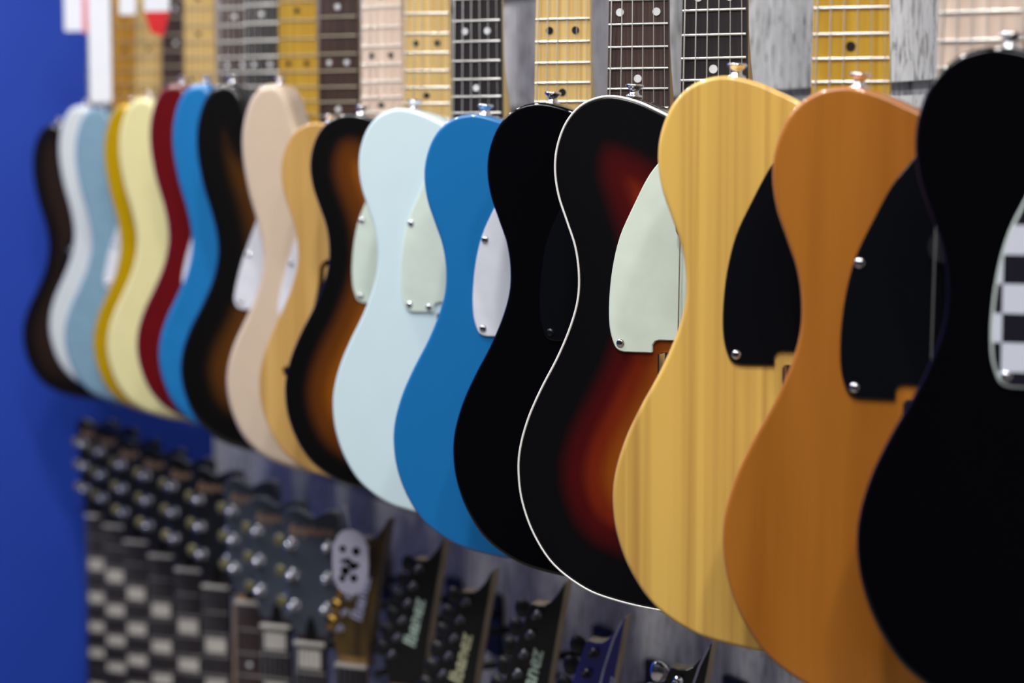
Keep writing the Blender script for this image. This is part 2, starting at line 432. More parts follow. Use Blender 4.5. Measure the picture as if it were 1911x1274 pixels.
# ------------------------------------------------------------ the room
def room():
    dark = paint('dark unseen wall', (26, 26, 30), 0.8, vary=0.1, scale=3)  # unseen walls, added dark so the black bodies mirror little light
    struct('wall_front', MB().box(((XL + 1.6) / 2, -4.88, 1.5), (1.6 - XL, 0.06, 3.0)), dark)
    struct('wall_right', MB().box((1.63, -2.4, 1.5), (0.06, 4.9, 3.0)), dark)
    grooves = [CAM.z + 0.075 + k * 0.142 for k in range(-11, 10)]
    g = 0.013; dpt = 0.010
    prof = [(0.0, 0.0)]                                   # (y, z)
    for z in grooves:
        if z < 0.05 or z > 2.95: continue
        prof += [(0, z - g / 2), (0.003, z - g / 2), (0.003, z - g), (dpt, z - g), (dpt, z + g), (0.003, z + g), (0.003, z + g / 2), (0, z + g / 2)]
    prof.append((0.0, 3.0))
    mb = MB(); x0, x1 = XL, 1.6; n = len(prof)
    vs = [(x0, y, z) for y, z in prof] + [(x1, y, z) for y, z in prof]
    mb.add(vs, [(i, n + i, n + i + 1, i + 1) for i in range(n - 1)])
    mb.add([(x0, 0.05, 0), (x1, 0.05, 0), (x1, 0.05, 3), (x0, 0.05, 3)], [(0, 3, 2, 1)])
    m, nt, b = base_mat('whitewashed weathered boards')
    tc = nt.nodes.new('ShaderNodeTexCoord')
    def noise(scale, detail, dist_=0.0, rough=0.55):
        mp = nt.nodes.new('ShaderNodeMapping'); mp.inputs['Scale'].default_value = scale
        n_ = nt.nodes.new('ShaderNodeTexNoise'); n_.inputs['Scale'].default_value = 1; n_.inputs['Detail'].default_value = detail
        n_.inputs['Distortion'].default_value = dist_; n_.inputs['Roughness'].default_value = rough
        nt.links.new(tc.outputs['Object'], mp.inputs['Vector']); nt.links.new(mp.outputs['Vector'], n_.inputs['Vector'])
        return n_
    def ramp(src, stops):
        r = nt.nodes.new('ShaderNodeValToRGB'); cr = r.color_ramp
        while len(cr.elements) < len(stops): cr.elements.new(0.5)
        for e, (p, c) in zip(cr.elements, stops): e.position = p; e.color = lin(c)
        nt.links.new(src.outputs['Fac'], r.inputs['Fac']); return r
    broad = ramp(noise((14, 14, 1.6), 3, 0.5), [(0.3, (196, 196, 194)), (0.5, (216, 216, 216)), (0.7, (228, 228, 228))])
    flecks = ramp(noise((170, 170, 26), 5, 0.6, 0.7), [(0.34, (70, 68, 70)), (0.42, (185, 184, 184)), (0.5, (255, 255, 255))])
    streak = ramp(noise((45, 45, 1.2), 3, 0.4), [(0.28, (160, 160, 162)), (0.42, (255, 255, 255))])
    prev = broad.outputs['Color']
    for r_, f_ in ((flecks, 0.8), (streak, 0.6)):
        mx = nt.nodes.new('ShaderNodeMix'); mx.data_type = 'RGBA'; mx.blend_type = 'MULTIPLY'; mx.inputs[0].default_value = f_
        nt.links.new(prev, mx.inputs[6]); nt.links.new(r_.outputs['Color'], mx.inputs[7]); prev = mx.outputs[2]
    nt.links.new(prev, b.inputs['Base Color']); b.inputs['Roughness'].default_value = 0.8; b.inputs['Specular IOR Level'].default_value = 0.05
    struct('wall_back', mb, m)
    blue = paint('blue paint', (22, 64, 176), 0.6, vary=0.03, scale=4)
    struct('wall_left', MB().box((XL - 0.03, -2.4, 1.5), (0.06, 4.9, 3.0)), blue)
    lam = wood('grey laminate floor', (124, 118, 112), (100, 94, 88), 3, 3, 0.7, spec=0.2)
    struct('floor', MB().box(((XL + 1.6) / 2, -2.4, -0.03), (1.6 - XL, 4.9, 0.06)), lam)
    struct('ceiling', MB().box(((XL + 1.6) / 2, -2.4, 3.05), (1.6 - XL, 4.9, 0.06)), paint('white ceiling paint', (200, 200, 198), 0.8))
XL = -3.50
room()

# ------------------------------------------------------------ instruments
TURN = R(41.4)
def fret_from_bridge(n, scale): return scale * 2 ** (-n / 12.0)
def board_half(s, nut, end, L, n_end, scale):
    return None
class NeckSpec:
    def __init__(s, key, scale, saddle, nfr, wn, we, top=0.0115, board=0.0055, depth=0.022, heel_y=0.39, heel_end=0.318):
        s.key, s.scale, s.saddle, s.nfr, s.wn, s.we = key, scale, saddle, nfr, wn, we
        s.top, s.board, s.depth, s.heel_y, s.heel_end = top, board, depth, heel_y, heel_end
        s.nut = saddle + scale
        s.end = saddle + fret_from_bridge(nfr, scale) - 0.007
    def half(s, z):
        t = (z - s.end) / (s.nut - s.end); return (s.we + (s.wn - s.we) * t) / 2
NT = NeckSpec('t', 0.648, 0.137, 21, 0.0405, 0.0530, heel_y=0.398, heel_end=0.320)
NS = NeckSpec('s', 0.648, 0.148, 21, 0.0405, 0.0530, heel_y=0.400, heel_end=0.330)
NL = NeckSpec('l', 0.628, 0.150, 22, 0.043, 0.0565, top=0.014, heel_y=0.43, heel_end=0.35)
def make_neck(sp):
    """rounded back lofted from the nut to the square heel"""
    mb = MB(); secs = []
    yb = -(sp.top - sp.board)                      # underside of the fretboard
    for z, dp, sq in ((sp.nut + 0.012, sp.depth - 0.006, 0.0), (sp.nut - 0.02, sp.depth - sp.board - 0.004, 0.0), ((sp.nut + sp.heel_y) / 2, sp.depth - sp.board - 0.001, 0.0),
                      (sp.heel_y + 0.05, sp.depth - sp.board, 0.0), (sp.heel_y + 0.025, sp.depth - sp.board + 0.002, 0.25), (sp.heel_y + 0.006, sp.depth - sp.board + 0.006, 0.8),
                      (sp.heel_y - 0.012, sp.depth - sp.board + 0.013, 1.0), (sp.heel_end, sp.depth - sp.board + 0.013, 1.0)):
        h = sp.half(min(z, sp.nut)); ring = []
        for k in range(13):
            a = math.pi * k / 12
            cx, sy = math.cos(a), math.sin(a)
            ex = 1.0 / (1.0 + 4.0 * sq)
            px = math.copysign(abs(cx) ** ex, cx); py = abs(sy) ** (ex if sq else 0.8)
            ring.append((h * px, yb + dp * py, z))
        secs.append(ring)
    n = 13; vs = [v for r in secs for v in r]; fs = []
    for k in range(len(secs) - 1):
        for i in range(n):
            j = (i + 1) % n; fs.append((k * n + i, (k + 1) * n + i, (k + 1) * n + j, k * n + j)[::-1])
    mb.add(vs, fs, True)
    mb.add(secs[0], [tuple(range(n))]); mb.add(secs[-1], [tuple(range(n))[::-1]])
    return mb
def make_board(sp):
    """slightly arched fretboard"""
    mb = MB(); vs = []
    n = 9
    for z in (sp.nut, sp.end):
        h = sp.half(z)
        for k in range(n):
            t = -1 + 2 * k / (n - 1); vs.append((t * h, -sp.top + 0.0010 * t * t, z))
        vs.append((h, -sp.top + sp.board, z)); vs.append((-h, -sp.top + sp.board, z))
    m = n + 2
    mb.add(vs, [(k, k + 1, m + k + 1, m + k)[::-1] for k in range(n - 1)], True)
    mb.add(vs, [(n - 1, n, m + n, m + n - 1)[::-1], (n, n + 1, m + n + 1, m + n)[::-1], (n + 1, 0, m, m + n + 1)[::-1], tuple(range(m)), tuple(range(m, 2 * m))[::-1]])
    return mb
def fret_mesh(h):
    def mk():
        mb = MB(); n = 8
        vs = []; m = 8; r = 0.00098
        for k in range(n + 1):
            t = 2 * k / n - 1
            for q in range(m):
                a = 2 * math.pi * q / m
                vs.append((h * t, -0.0005 + 0.0010 * t * t - r * math.cos(a), r * math.sin(a)))
        mb.add(vs, [(k * m + q, k * m + (q + 1) % m, (k + 1) * m + (q + 1) % m, (k + 1) * m + q) for k in range(n) for q in range(m)], True)
        mb.add(vs[:m], [tuple(range(m))[::-1]]); mb.add(vs[-m:], [tuple(range(m))])
        return mb
    return mk
def disc(r, t=0.0006):
    return lambda: MB().tube((0, 0.0003, 0), (0, -t, 0), r, seg=20)
DOTS = (3, 5, 7, 9, 12, 15, 17, 19, 21)
def neck_parts(g, sp, board_m, dot_m, neck_m, style='dots', strings=True, sp12=0.0115, fret_m=None, str_m=None):
    part('neck', 'neck_' + sp.key, neck_m, lambda: make_neck(sp), g)
    fb = part('fretboard', 'fretboard_' + sp.key, board_m, lambda: make_board(sp), g)
    for i in range(1, sp.nfr + 1):
        z = sp.saddle + fret_from_bridge(i, sp.scale); h = sp.half(z) - 0.0004
        part('fret', 'fret_%s_%d' % (sp.key, i), fret_m or nickel, fret_mesh(h), fb, (0, -sp.top, z))
    def mid(i): return sp.saddle + (fret_from_bridge(i, sp.scale) + fret_from_bridge(i - 1, sp.scale)) / 2
    if style == 'dots':
        for i in DOTS:
            if i > sp.nfr: continue
            for x in ((-sp12, sp12) if i == 12 else (0,)):
                part('dot_inlay', 'dot', dot_m, disc(0.0032), fb, (x, -sp.top, mid(i)))
    else:
        first = 1 if style == 'blocks_from_first' else 3
        for i in (1, 3, 5, 7, 9, 12, 15, 17):
            if i < first: continue
            gap = fret_from_bridge(i - 1, sp.scale) - fret_from_bridge(i, sp.scale); h = sp.half(mid(i))
            part('block_inlay', 'block_%s_%d' % (sp.key, i), pearl, lambda: MB().box((0, 0, 0), (h * 1.45, 0.0008, gap * 0.66)), fb, (0, -sp.top + 0.0002, mid(i)))
    part('nut', 'nut_' + sp.key, bone, lambda: MB().box((0, 0, 0), (sp.wn + 0.001, 0.008, 0.0035)), g, (0, -sp.top + 0.0025, sp.nut + 0.002))
    if strings:
        for k in range(6):
            xb = -0.026 + 0.052 * k / 5; xn = -0.0175 + 0.035 * k / 5; r = (0.00060, 0.00050, 0.00042, 0.00032, 0.00026, 0.00022)[k]
            part('string', 'string_%s_%d' % (sp.key, k), str_m or string_m, lambda: MB().tube((xb, -sp.top - 0.0030, sp.saddle), (xn, -sp.top - 0.0010, sp.nut + 0.002), r, seg=6), g)
def tuner_mesh(keylen=0.02, side=-1, key_only=False):
    mb = MB()
    mb.lathe((0, 0.0, 0), (0, -1, 0), [(0, 0.0066), (0.0012, 0.0060), (0.0018, 0.0042), (0.009, 0.0038), (0.0125, 0.0044), (0.0140, 0.0040), (0.0150, 0.0028), (0.0154, 0.0010)], 14)
    mb.rbox((0, 0.018, 0), (0.014, 0.008, 0.014), 0.004)
    mb.tube((0, 0.018, 0), (side * keylen, 0.018, 0), 0.0022, seg=8)
    return mb
def cone_tuner(side):
    mb = MB()
    mb.lathe((0, 0, 0), (0, -1, 0), [(0, 0.0085), (0.0005, 0.0084), (0.0034, 0.0046), (0.0088, 0.0040), (0.0105, 0.0050), (0.0125, 0.0048), (0.0142, 0.0022), (0.0146, 0.0006)], 20)
    mb.rbox((0, 0.018, 0), (0.014, 0.008, 0.014), 0.004)
    mb.tube((0, 0.018, 0), (side * 0.020, 0.018, 0), 0.0022, seg=8)
    return mb
def small_tuner():
    mb = MB()
    mb.lathe((0, 0, 0), (0, -1, 0), [(0, 0.0048), (0.0012, 0.0045), (0.0016, 0.0028), (0.008, 0.0024), (0.0100, 0.0030), (0.0108, 0.0020), (0.0110, 0.0006)], 14)
    mb.rbox((0, 0.022, 0), (0.013, 0.008, 0.013), 0.004)
    mb.tube((0, 0.022, 0), (-0.016, 0.022, 0), 0.0022, seg=8)
    return mb
def key_mesh(side=-1, big=1.0, oval=True):
    def mk():
        mb = MB()
        if oval: mb.lathe((0, 0, 0), (side, 0, 0), [(0, 0.003), (0.002, 0.0055 * big), (0.006, 0.008 * big), (0.011, 0.0088 * big), (0.015, 0.007 * big), (0.017, 0.003)], 14)
        for i, v in enumerate(mb.v): mb.v[i] = (v[0], v[1] * 0.42, v[2])
        return mb
    return mk
def headstock_part(g, key, out, m, y0, thick, nutz):
    return part('headstock', key, m, lambda: MB().prism([(x, z + nutz) for x, z in out], y0 + thick, y0, 0.0012), g)
HS_T = ccw(mm(catmull([(-21, 0), (-22, 14), (-28, 30), (-32, 50), (-33, 90), (-34, 135), (-33, 160), (-22, 174), (-6, 178), (10, 172), (16, 160), (12, 148), (14, 130), (22, 60), (26, 40), (22, 16), (21, 0)], 4, False)))
HS_S = ccw(mm(catmull([(-21, 0), (-22, 14), (-28, 30), (-33, 50), (-35, 90), (-36, 135), (-35, 162), (-24, 178), (-4, 182), (18, 176), (32, 160), (30, 140), (14, 126), (12, 110), (18, 60), (26, 42), (22, 16), (21, 0)], 4, False)))
HS_L = ccw(mm(catmull([(-21.5, 0), (-23, 12), (-29, 28), (-34, 44), (-36, 80), (-39, 125), (-41, 158), (-38, 170), (-28, 174), (-14, 170), (0, 164), (14, 170), (28, 174), (38, 170), (41, 158), (39, 125), (36, 80), (34, 44), (29, 28), (23, 12), (21.5, 0)], 3, False)))
HS_P = ccw(mm([(-21, 0), (-21.5, 14), (-25, 28), (-27, 38), (-24, 54), (-16, 80), (-7, 108), (2, 134), (9, 154), (12, 159), (19, 158), (26, 158.5), (32, 162), (40, 171), (48, 184), (49, 183), (45, 160), (38, 122), (31, 82), (26, 48), (23.5, 28), (21.5, 12), (21, 0)]))
def text_mesh(body, size, m, shear=0.25, ext=0.0003):
    key = 'txt_' + body + '%.4f' % size
    def mk():
        cu = bpy.data.curves.new('t', 'FONT'); cu.body = body; cu.size = size; cu.extrude = ext; cu.shear = shear; cu.offset = size * 0.02
        cu.align_x = 'LEFT'
        o = bpy.data.objects.new('t', cu); COL.objects.link(o)
        dg = bpy.context.evaluated_depsgraph_get()
        me = bpy.data.meshes.new_from_object(o.evaluated_get(dg)); bpy.data.objects.remove(o)
        me.materials.clear(); me.materials.append(m)
        return me
    return key, mk

def strap_button(g, loc, axis, key):
    part('strap_button', key, chrome, lambda: MB().lathe((0, 0, 0), axis, [(-0.001, 0.0066), (0.0010, 0.0064), (0.0016, 0.0045), (0.0035, 0.0034), (0.0055, 0.0042), (0.0078, 0.0070), (0.0090, 0.0072), (0.0097, 0.0060)], 18), g, loc)
def hanger(pos, zneck, label, Y):
    """black steel wall hanger whose fork carries the neck just under the headstock"""
    h = thing('guitar_hanger', label, 'hanger', (pos.x, 0.0, zneck), 0, 'black steel hangers hooked into the slotted wall')
    part('wall_plate', 'wall_plate', steel_black, lambda: MB().rbox((0, -0.004, -0.01), (0.046, 0.006, 0.085), 0.006), h)
    d = -Y
    part('arm', 'arm%.3f' % d, steel_black, lambda: MB().tube((0, -0.004, 0.004), (0, -(d - 0.055), 0.004), 0.0055, seg=12), h)
    def fork():
        mb = MB(); c, s_ = math.cos(TURN), math.sin(TURN)
        def P(x, y, z): return (x * c - y * s_, -d + x * s_ + y * c, z)
        mb.path([(0, -(d - 0.058), 0.004), P(0, 0.034, 0.004)], 0.005)
        mb.path([P(-0.031, -0.012, 0.006), P(-0.031, 0.026, 0.002), P(-0.022, 0.034, 0.002), P(0.022, 0.034, 0.002), P(0.031, 0.026, 0.002), P(0.031, -0.012, 0.006)], 0.0042)
        return mb
    part('fork', 'fork%.3f' % d, steel_black, fork, h)

def checker_label(): pass
SCREWS_T = [(-75, 210), (58, 264), (112, 330), (66, 322), (96, 279)]
def t_guitar(px, top_px, body_m, guard_m, board_m, dot_m, neck_m, label, short, hang=True, perp=0.806, binding=False, holes=False, sp12=0.0115, guard=True, guard_label=None, dturn=0.0, screws=None, button=-0.080, screw_m=None, guard_top=None):
    pos, Z = on_line(px, perp)
    zb = height(top_px, Z) - 0.400
    g = thing('electric_guitar', label, 'guitar', (pos.x, pos.y, zb), TURN + R(dturn), 'single-cutaway electric guitars in the upper row')
    key = 'body_t_f' if holes else 'body_t'
    part('body', key, body_m, lambda: body_mesh(key, T_OUT, 0.044, 0.0032, (f_hole(),) if holes else ()), g)
    if binding:
        def bind():
            mb = MB(); n = len(T_OUT); rings = [(0.0006, 0.0055), (-0.0002, 0.0050), (-0.0002, 0.0010), (0.0004, -0.0001), (0.0014, -0.0003), (0.0018, 0.0006)]
            vs = []
            for ins, y in rings: vs += [(p[0], y, p[1]) for p in offset(T_OUT, ins)]
            mb.add(vs, [(k * n + i, (k + 1) * n + i, (k + 1) * n + (i + 1) % n, k * n + (i + 1) % n) for k in range(len(rings) - 1) for i in range(n)], True)
            return mb
        part('binding', 'binding', paint('white binding', (228, 226, 224), 0.3, vary=0.02), bind, g, label='white edge binding')
    if guard:
        part('pickguard', 'pickguard_t', guard_m, lambda: MB().prism(GUARD_T, 0.0, -0.0022, 0.0008), g, label=guard_label)
        if guard_top:
            part('pickguard_face', 'pickguard_face', guard_top, lambda: MB().prism(offset(GUARD_T, 0.0016), -0.0020, -0.0025), g, label='black and white checkered face')
        for x, z in SCREWS_T + (screws or []):
            part('screw', 'guard_screw', screw_m or chrome, lambda: MB().lathe((0, 0, 0), (0, -1, 0), [(0, 0.0034), (0.0007, 0.0032), (0.0014, 0.0020), (0.0015, 0.0008)], 16), g, (x / 1000, -0.0022, z / 1000))
    # bridge plate with its pickup and saddles
    def bridge():
        mb = MB().rbox((0, -0.001, 0.163), (0.086, 0.002, 0.082), 0.002)
        mb.box((-0.042, -0.005, 0.163), (0.0014, 0.008, 0.080)); mb.box((0.042, -0.005, 0.163), (0.0014, 0.008, 0.080)); mb.box((0, -0.005, 0.1225), (0.085, 0.008, 0.0014))
        return mb
    b = part('bridge', 'bridge_t', chrome, bridge, g)
    for k in range(3): part('saddle', 'saddle_t', chrome, lambda: MB().tube((-0.008, 0, 0), (0.008, 0, 0), 0.0042, seg=12), b, (-0.0175 + 0.0175 * k, -0.0095, 0.140))
    part('bridge_pickup', 'pickup_b', black_plastic, lambda: MB().rbox((0, -0.005, 0), (0.072, 0.008, 0.024), 0.008), g, (0, 0, 0.178), (0, R(12), 0))
    part('neck_pickup', 'pickup_n', M_pick, lambda: MB().rbox((0, -0.005, 0), (0.058, 0.010, 0.019), 0.009, 5), g, (0, 0, 0.300))
    cp = part('control_plate', 'control_plate', chrome, lambda: MB().rbox((0, -0.001, 0), (0.032, 0.002, 0.16), 0.0155, 6), g, (0.072, 0, 0.145))
    for dz_ in (-0.045, -0.005): part('knob', 'knob_t', chrome, lambda: MB().lathe((0, 0, 0), (0, -1, 0), [(0, 0.0092), (0.014, 0.0092), (0.0165, 0.0085), (0.017, 0.006)], 20), cp, (0, -0.002, dz_))
    part('switch', 'switch', black_plastic, lambda: MB().tube((0, 0, 0), (0.0, -0.014, 0.004), 0.0015).lathe((0, -0.013, 0.004), (0, -1, 0.2), [(0, 0.004), (0.008, 0.006), (0.010, 0.004)]), cp, (0, -0.002, 0.045))
    ax = Vector((-0.16, 0, 1)).normalized()
    strap_button(g, (button, 0.022, 0.3995), Vector((0.06, 0, 1)), 'strap_button_top')
    strap_button(g, (0, 0.022, 0.0), Vector((0, 0, -1)), 'strap_button_end')
    neck_parts(g, NT, board_m, dot_m, neck_m, sp12=sp12)
    hs = headstock_part(g, 'headstock_t', HS_T, neck_m, -0.0045, 0.014, NT.nut)
    for k in range(6):
        tn = part('tuner', 'tuner6', chrome, lambda: tuner_mesh(0.016, -1), hs, (-0.020 - 0.0016 * k, -0.0045, NT.nut + 0.034 + 0.0235 * k))
        part('tuner_key', 'key6', chrome, key_mesh(-1, 0.9), hs, (-0.036 - 0.0016 * k, 0.0135, NT.nut + 0.034 + 0.0235 * k))
    if hang: hanger(pos, zb + NT.nut + 0.014, 'black steel hanger holding the ' + short, pos.y)
    return g
def s_guitar(px, top_px, body_m, guard_m, board_m, dot_m, neck_m, label, short, perp=0.828, guard=True, dturn=0.0, fret_m=None):
    pos, Z = on_line(px, perp)
    zb = height(top_px, Z) - 0.460
    g = thing('electric_guitar', label, 'guitar', (pos.x, pos.y, zb), TURN + R(dturn), 'double-cutaway electric guitars in the upper row')
    part('body', 'body_s', body_m, lambda: body_mesh('body_s', S_OUT, 0.045, 0.009, (), 5), g)
    if guard:
        part('pickguard', 'pickguard_s', guard_m, lambda: MB().prism(GUARD_S, 0.0, -0.0022, 0.0008), g)
        for z, ang in ((0.200, 10), (0.245, 0), (0.295, 0)):
            part('pickup', 'pickup_s', ivory, lambda: MB().rbox((0, -0.005, 0), (0.068, 0.010, 0.018), 0.0085, 5), g, (0, -0.001, z), (0, R(ang), 0))
        for x, z in ((0.070, 0.175), (0.085, 0.140), (0.100, 0.105)):
            part('knob', 'knob_s', ivory, lambda: MB().lathe((0, 0, 0), (0, -1, 0), [(0, 0.011), (0.004, 0.0095), (0.013, 0.0085), (0.0145, 0.007)], 20), g, (x, -0.0022, z))
        for x, z in ((-0.079, 0.192), (-0.068, 0.250), (-0.044, 0.310), (0.118, 0.095), (0.085, 0.30)):
            part('screw', 'guard_screw', chrome, None, g, (x, -0.0022, z))
    b = part('bridge', 'bridge_s', chrome, lambda: MB().rbox((0, -0.0025, 0.150), (0.082, 0.004, 0.036), 0.003), g)
    for k in range(6): part('saddle', 'saddle_s', chrome, lambda: MB().rbox((0, -0.004, 0), (0.0095, 0.006, 0.018), 0.002), b, (-0.026 + 0.0104 * k, -0.005, 0.146))
    strap_button(g, (-0.094, 0.0225, 0.4595), Vector((0.0, 0, 1)), 'strap_button_horn')
    strap_button(g, (0, 0.0225, 0.0), Vector((0, 0, -1)), 'strap_button_end2')
    neck_parts(g, NS, board_m, dot_m, neck_m, fret_m=fret_m, str_m=string_shaded if fret_m else None)
    hs = headstock_part(g, 'headstock_s', HS_S, neck_m, -0.0045, 0.014, NS.nut)
    for k in range(6):
        part('tuner', 'tuner6', chrome, None, hs, (-0.021 - 0.0018 * k, -0.0045, NS.nut + 0.034 + 0.0235 * k))
        part('tuner_key', 'key6', chrome, None, hs, (-0.037 - 0.0018 * k, 0.0135, NS.nut + 0.034 + 0.0235 * k))
    hanger(pos, zb + NS.nut + 0.014, 'black steel hanger holding the ' + short, pos.y)
    return g

gloss_black = paint('gloss black', (4, 4, 7), 0.3, coat=1.0, spec=0.0)
amber = wood('amber lacquered wood', (172, 106, 36), (150, 88, 26), 24, 1.3, 0.35, 1.0, wobble=0.03, fine=0.15, spec=0.2)
pine = wood('butterscotch pine', (222, 180, 92), (184, 140, 72), 74, 0.9, 0.35, 1.0, (0.36, 0.62), 0.03, spec=0.2)
ash = wood('natural ash', (206, 166, 100), (176, 132, 70), 50, 1.2, 0.35, 1.0, spec=0.2)
mint = paint('mint plastic', (208, 220, 208), 0.3)
white_pl = paint('white plastic', (214, 216, 228), 0.3)
blk_guard = paint('black pickguard', (9, 10, 15), 0.2, spec=0.5)
blue_m = paint('lake blue paint', (24, 108, 172), 0.35, coat=1.0, vary=0.08, scale=900, spec=0.2)
ice = paint('pale ice blue paint', (206, 226, 232), 0.35, coat=1.0, vary=0.01, spec=0.2)
burst3 = burst('three tone sunburst', [(0, (4, 4, 7)), (30, (5, 4, 7)), (50, (70, 5, 8)), (64, (112, 32, 8)), (82, (136, 68, 10)), (118, (150, 86, 14))])
burst2 = burst('two tone sunburst', [(0, (5, 4, 5)), (18, (6, 5, 6)), (38, (96, 48, 8)), (60, (148, 82, 6)), (110, (166, 96, 10))])
burst_s = burst('tobacco sunburst', [(0, (6, 5, 6)), (30, (8, 6, 6)), (56, (84, 48, 10)), (80, (136, 80, 12)), (110, (160, 96, 20))])
burst_d = burst('dark brown sunburst', [(0, (8, 6, 8)), (14, (14, 9, 10)), (34, (40, 27, 22)), (70, (56, 36, 28)), (110, (66, 42, 30))])

t_guitar(2138, 82, gloss_black, paint('pale mint edge plastic', (190, 200, 196), 0.3), maple_pink, dot_black, maple_side,
         'gloss black electric guitar with a black and white checkered pickguard, nearest at right edge', 'checkered black guitar', guard_top=checker('checkered plastic'))
t_guitar(1825, 158, amber, blk_guard, maple_pink, dot_black, maple_side,
         'orange-amber electric guitar with a black pickguard, beside the checkered black one', 'orange-amber guitar', perp=0.79, screws=[(-73, 289)])
t_guitar(1584, 140, pine, blk_guard, maple_yellow, dot_black, maple_yellow,
         'butterscotch yellow striped-grain electric guitar with a black pickguard', 'butterscotch guitar', perp=0.785, dturn=8)
t_guitar(1336, 176, burst3, mint, rose_dark, dot_white, maple_side,
         'black to red sunburst electric guitar with white edge binding and mint pickguard', 'white-bound sunburst guitar', binding=True, sp12=0.012, perp=0.79, button=-0.073)
t_guitar(1194, 190, gloss_black, blk_guard, rose, dot_white, maple_side,
         'plain gloss black electric guitar without binding, left of the white-bound sunburst one', 'plain black guitar', sp12=0.015, dturn=6, perp=0.80, screw_m=black_plastic)
t_guitar(1055, 212, blue_m, white_pl, maple_nat, dot_black, maple_nat,
         'bright blue electric guitar with a white pickguard and maple neck', 'bright blue guitar', dturn=6, perp=0.80, screws=[(-73, 289)])
t_guitar(898, 201, ice, mint, rose_dark, dot_white, maple_nat,
         'pale ice blue electric guitar with a mint pickguard and dark fretboard', 'pale ice blue guitar', perp=0.80, screws=[(-73, 289), (-54, 208)])
t_guitar(803, 212, burst2, mint, maple_nat, dot_black, maple_nat,
         'black and amber sunburst electric guitar with mint pickguard, left of the pale blue one', 'amber sunburst guitar', dturn=9, perp=0.82, screws=[(-73, 289)])
t_guitar(722, 228, ash, white_pl, maple_pink, dot_black, maple_side,
         'natural blond wood electric guitar with a black f-shaped sound hole', 'natural wood guitar', holes=True, guard=False, perp=0.82)
TAN = paint('pinkish tan paint', (202, 182, 162), 0.35, coat=0.7, vary=0.02, spec=0.2)
s_guitar(642, 155, TAN, white_pl, rose, dot_white, maple_side, 'pinkish tan electric guitar with a rounded upper horn', 'pinkish tan guitar', fret_m=nickel_dimmed)
s_guitar(564, 155, burst_s, white_pl, maple_yellow, dot_black, maple_yellow, 'dark sunburst double-horn electric guitar with yellow maple neck, left of the tan one', 'sunburst guitar with yellow neck', fret_m=nickel_dimmed, dturn=11)
s_guitar(500, 155, paint('bright sky blue paint', (30, 116, 180), 0.35, coat=1.0, spec=0.2), white_pl, rose_dark, dot_white, maple_side, 'sky blue electric guitar next to the dark red one in the far row', 'sky blue guitar', guard=False, dturn=4)
s_guitar(450, 155, paint('dark red paint', (98, 9, 15), 0.35, coat=1.0, spec=0.2), white_pl, rose, dot_white, maple_side, 'dark red electric guitar between sky blue and cream ones', 'dark red guitar', dturn=4)
s_guitar(383, 181, paint('cream paint', (222, 214, 160), 0.35, coat=0.8, vary=0.02, spec=0.2), white_pl, maple_nat, dot_black, maple_nat, 'cream yellow electric guitar with a plain glossy body', 'cream guitar', guard=False, fret_m=nickel_dimmed, dturn=4)
s_guitar(342, 193, paint('gold paint', (196, 158, 4), 0.3, 0.25, coat=1.0, spec=0.2), white_pl, rose, dot_white, maple_side, 'golden yellow electric guitar between cream and grey-blue ones', 'golden guitar', guard=False, fret_m=nickel_dimmed)
s_guitar(290, 199, paint('grey blue paint', (122, 154, 176), 0.35, coat=0.8, spec=0.2), white_pl, maple_nat, dot_black, maple_nat, 'grey-blue electric guitar right of the white one', 'grey-blue guitar', fret_m=nickel_dimmed, dturn=5)
s_guitar(246, 196, paint('white paint', (204, 210, 212), 0.35, coat=0.8, vary=0.02, spec=0.2), white_pl, maple_amber, dot_black, maple_amber, 'white electric guitar with an amber neck, second from the blue wall', 'white guitar', guard=False, fret_m=nickel_dimmed)
s_guitar(200, 230, burst_d, blk_guard, rose_dark, dot_white, maple_side, 'dark brown electric guitar hanging nearest the blue wall', 'dark brown guitar', dturn=7)

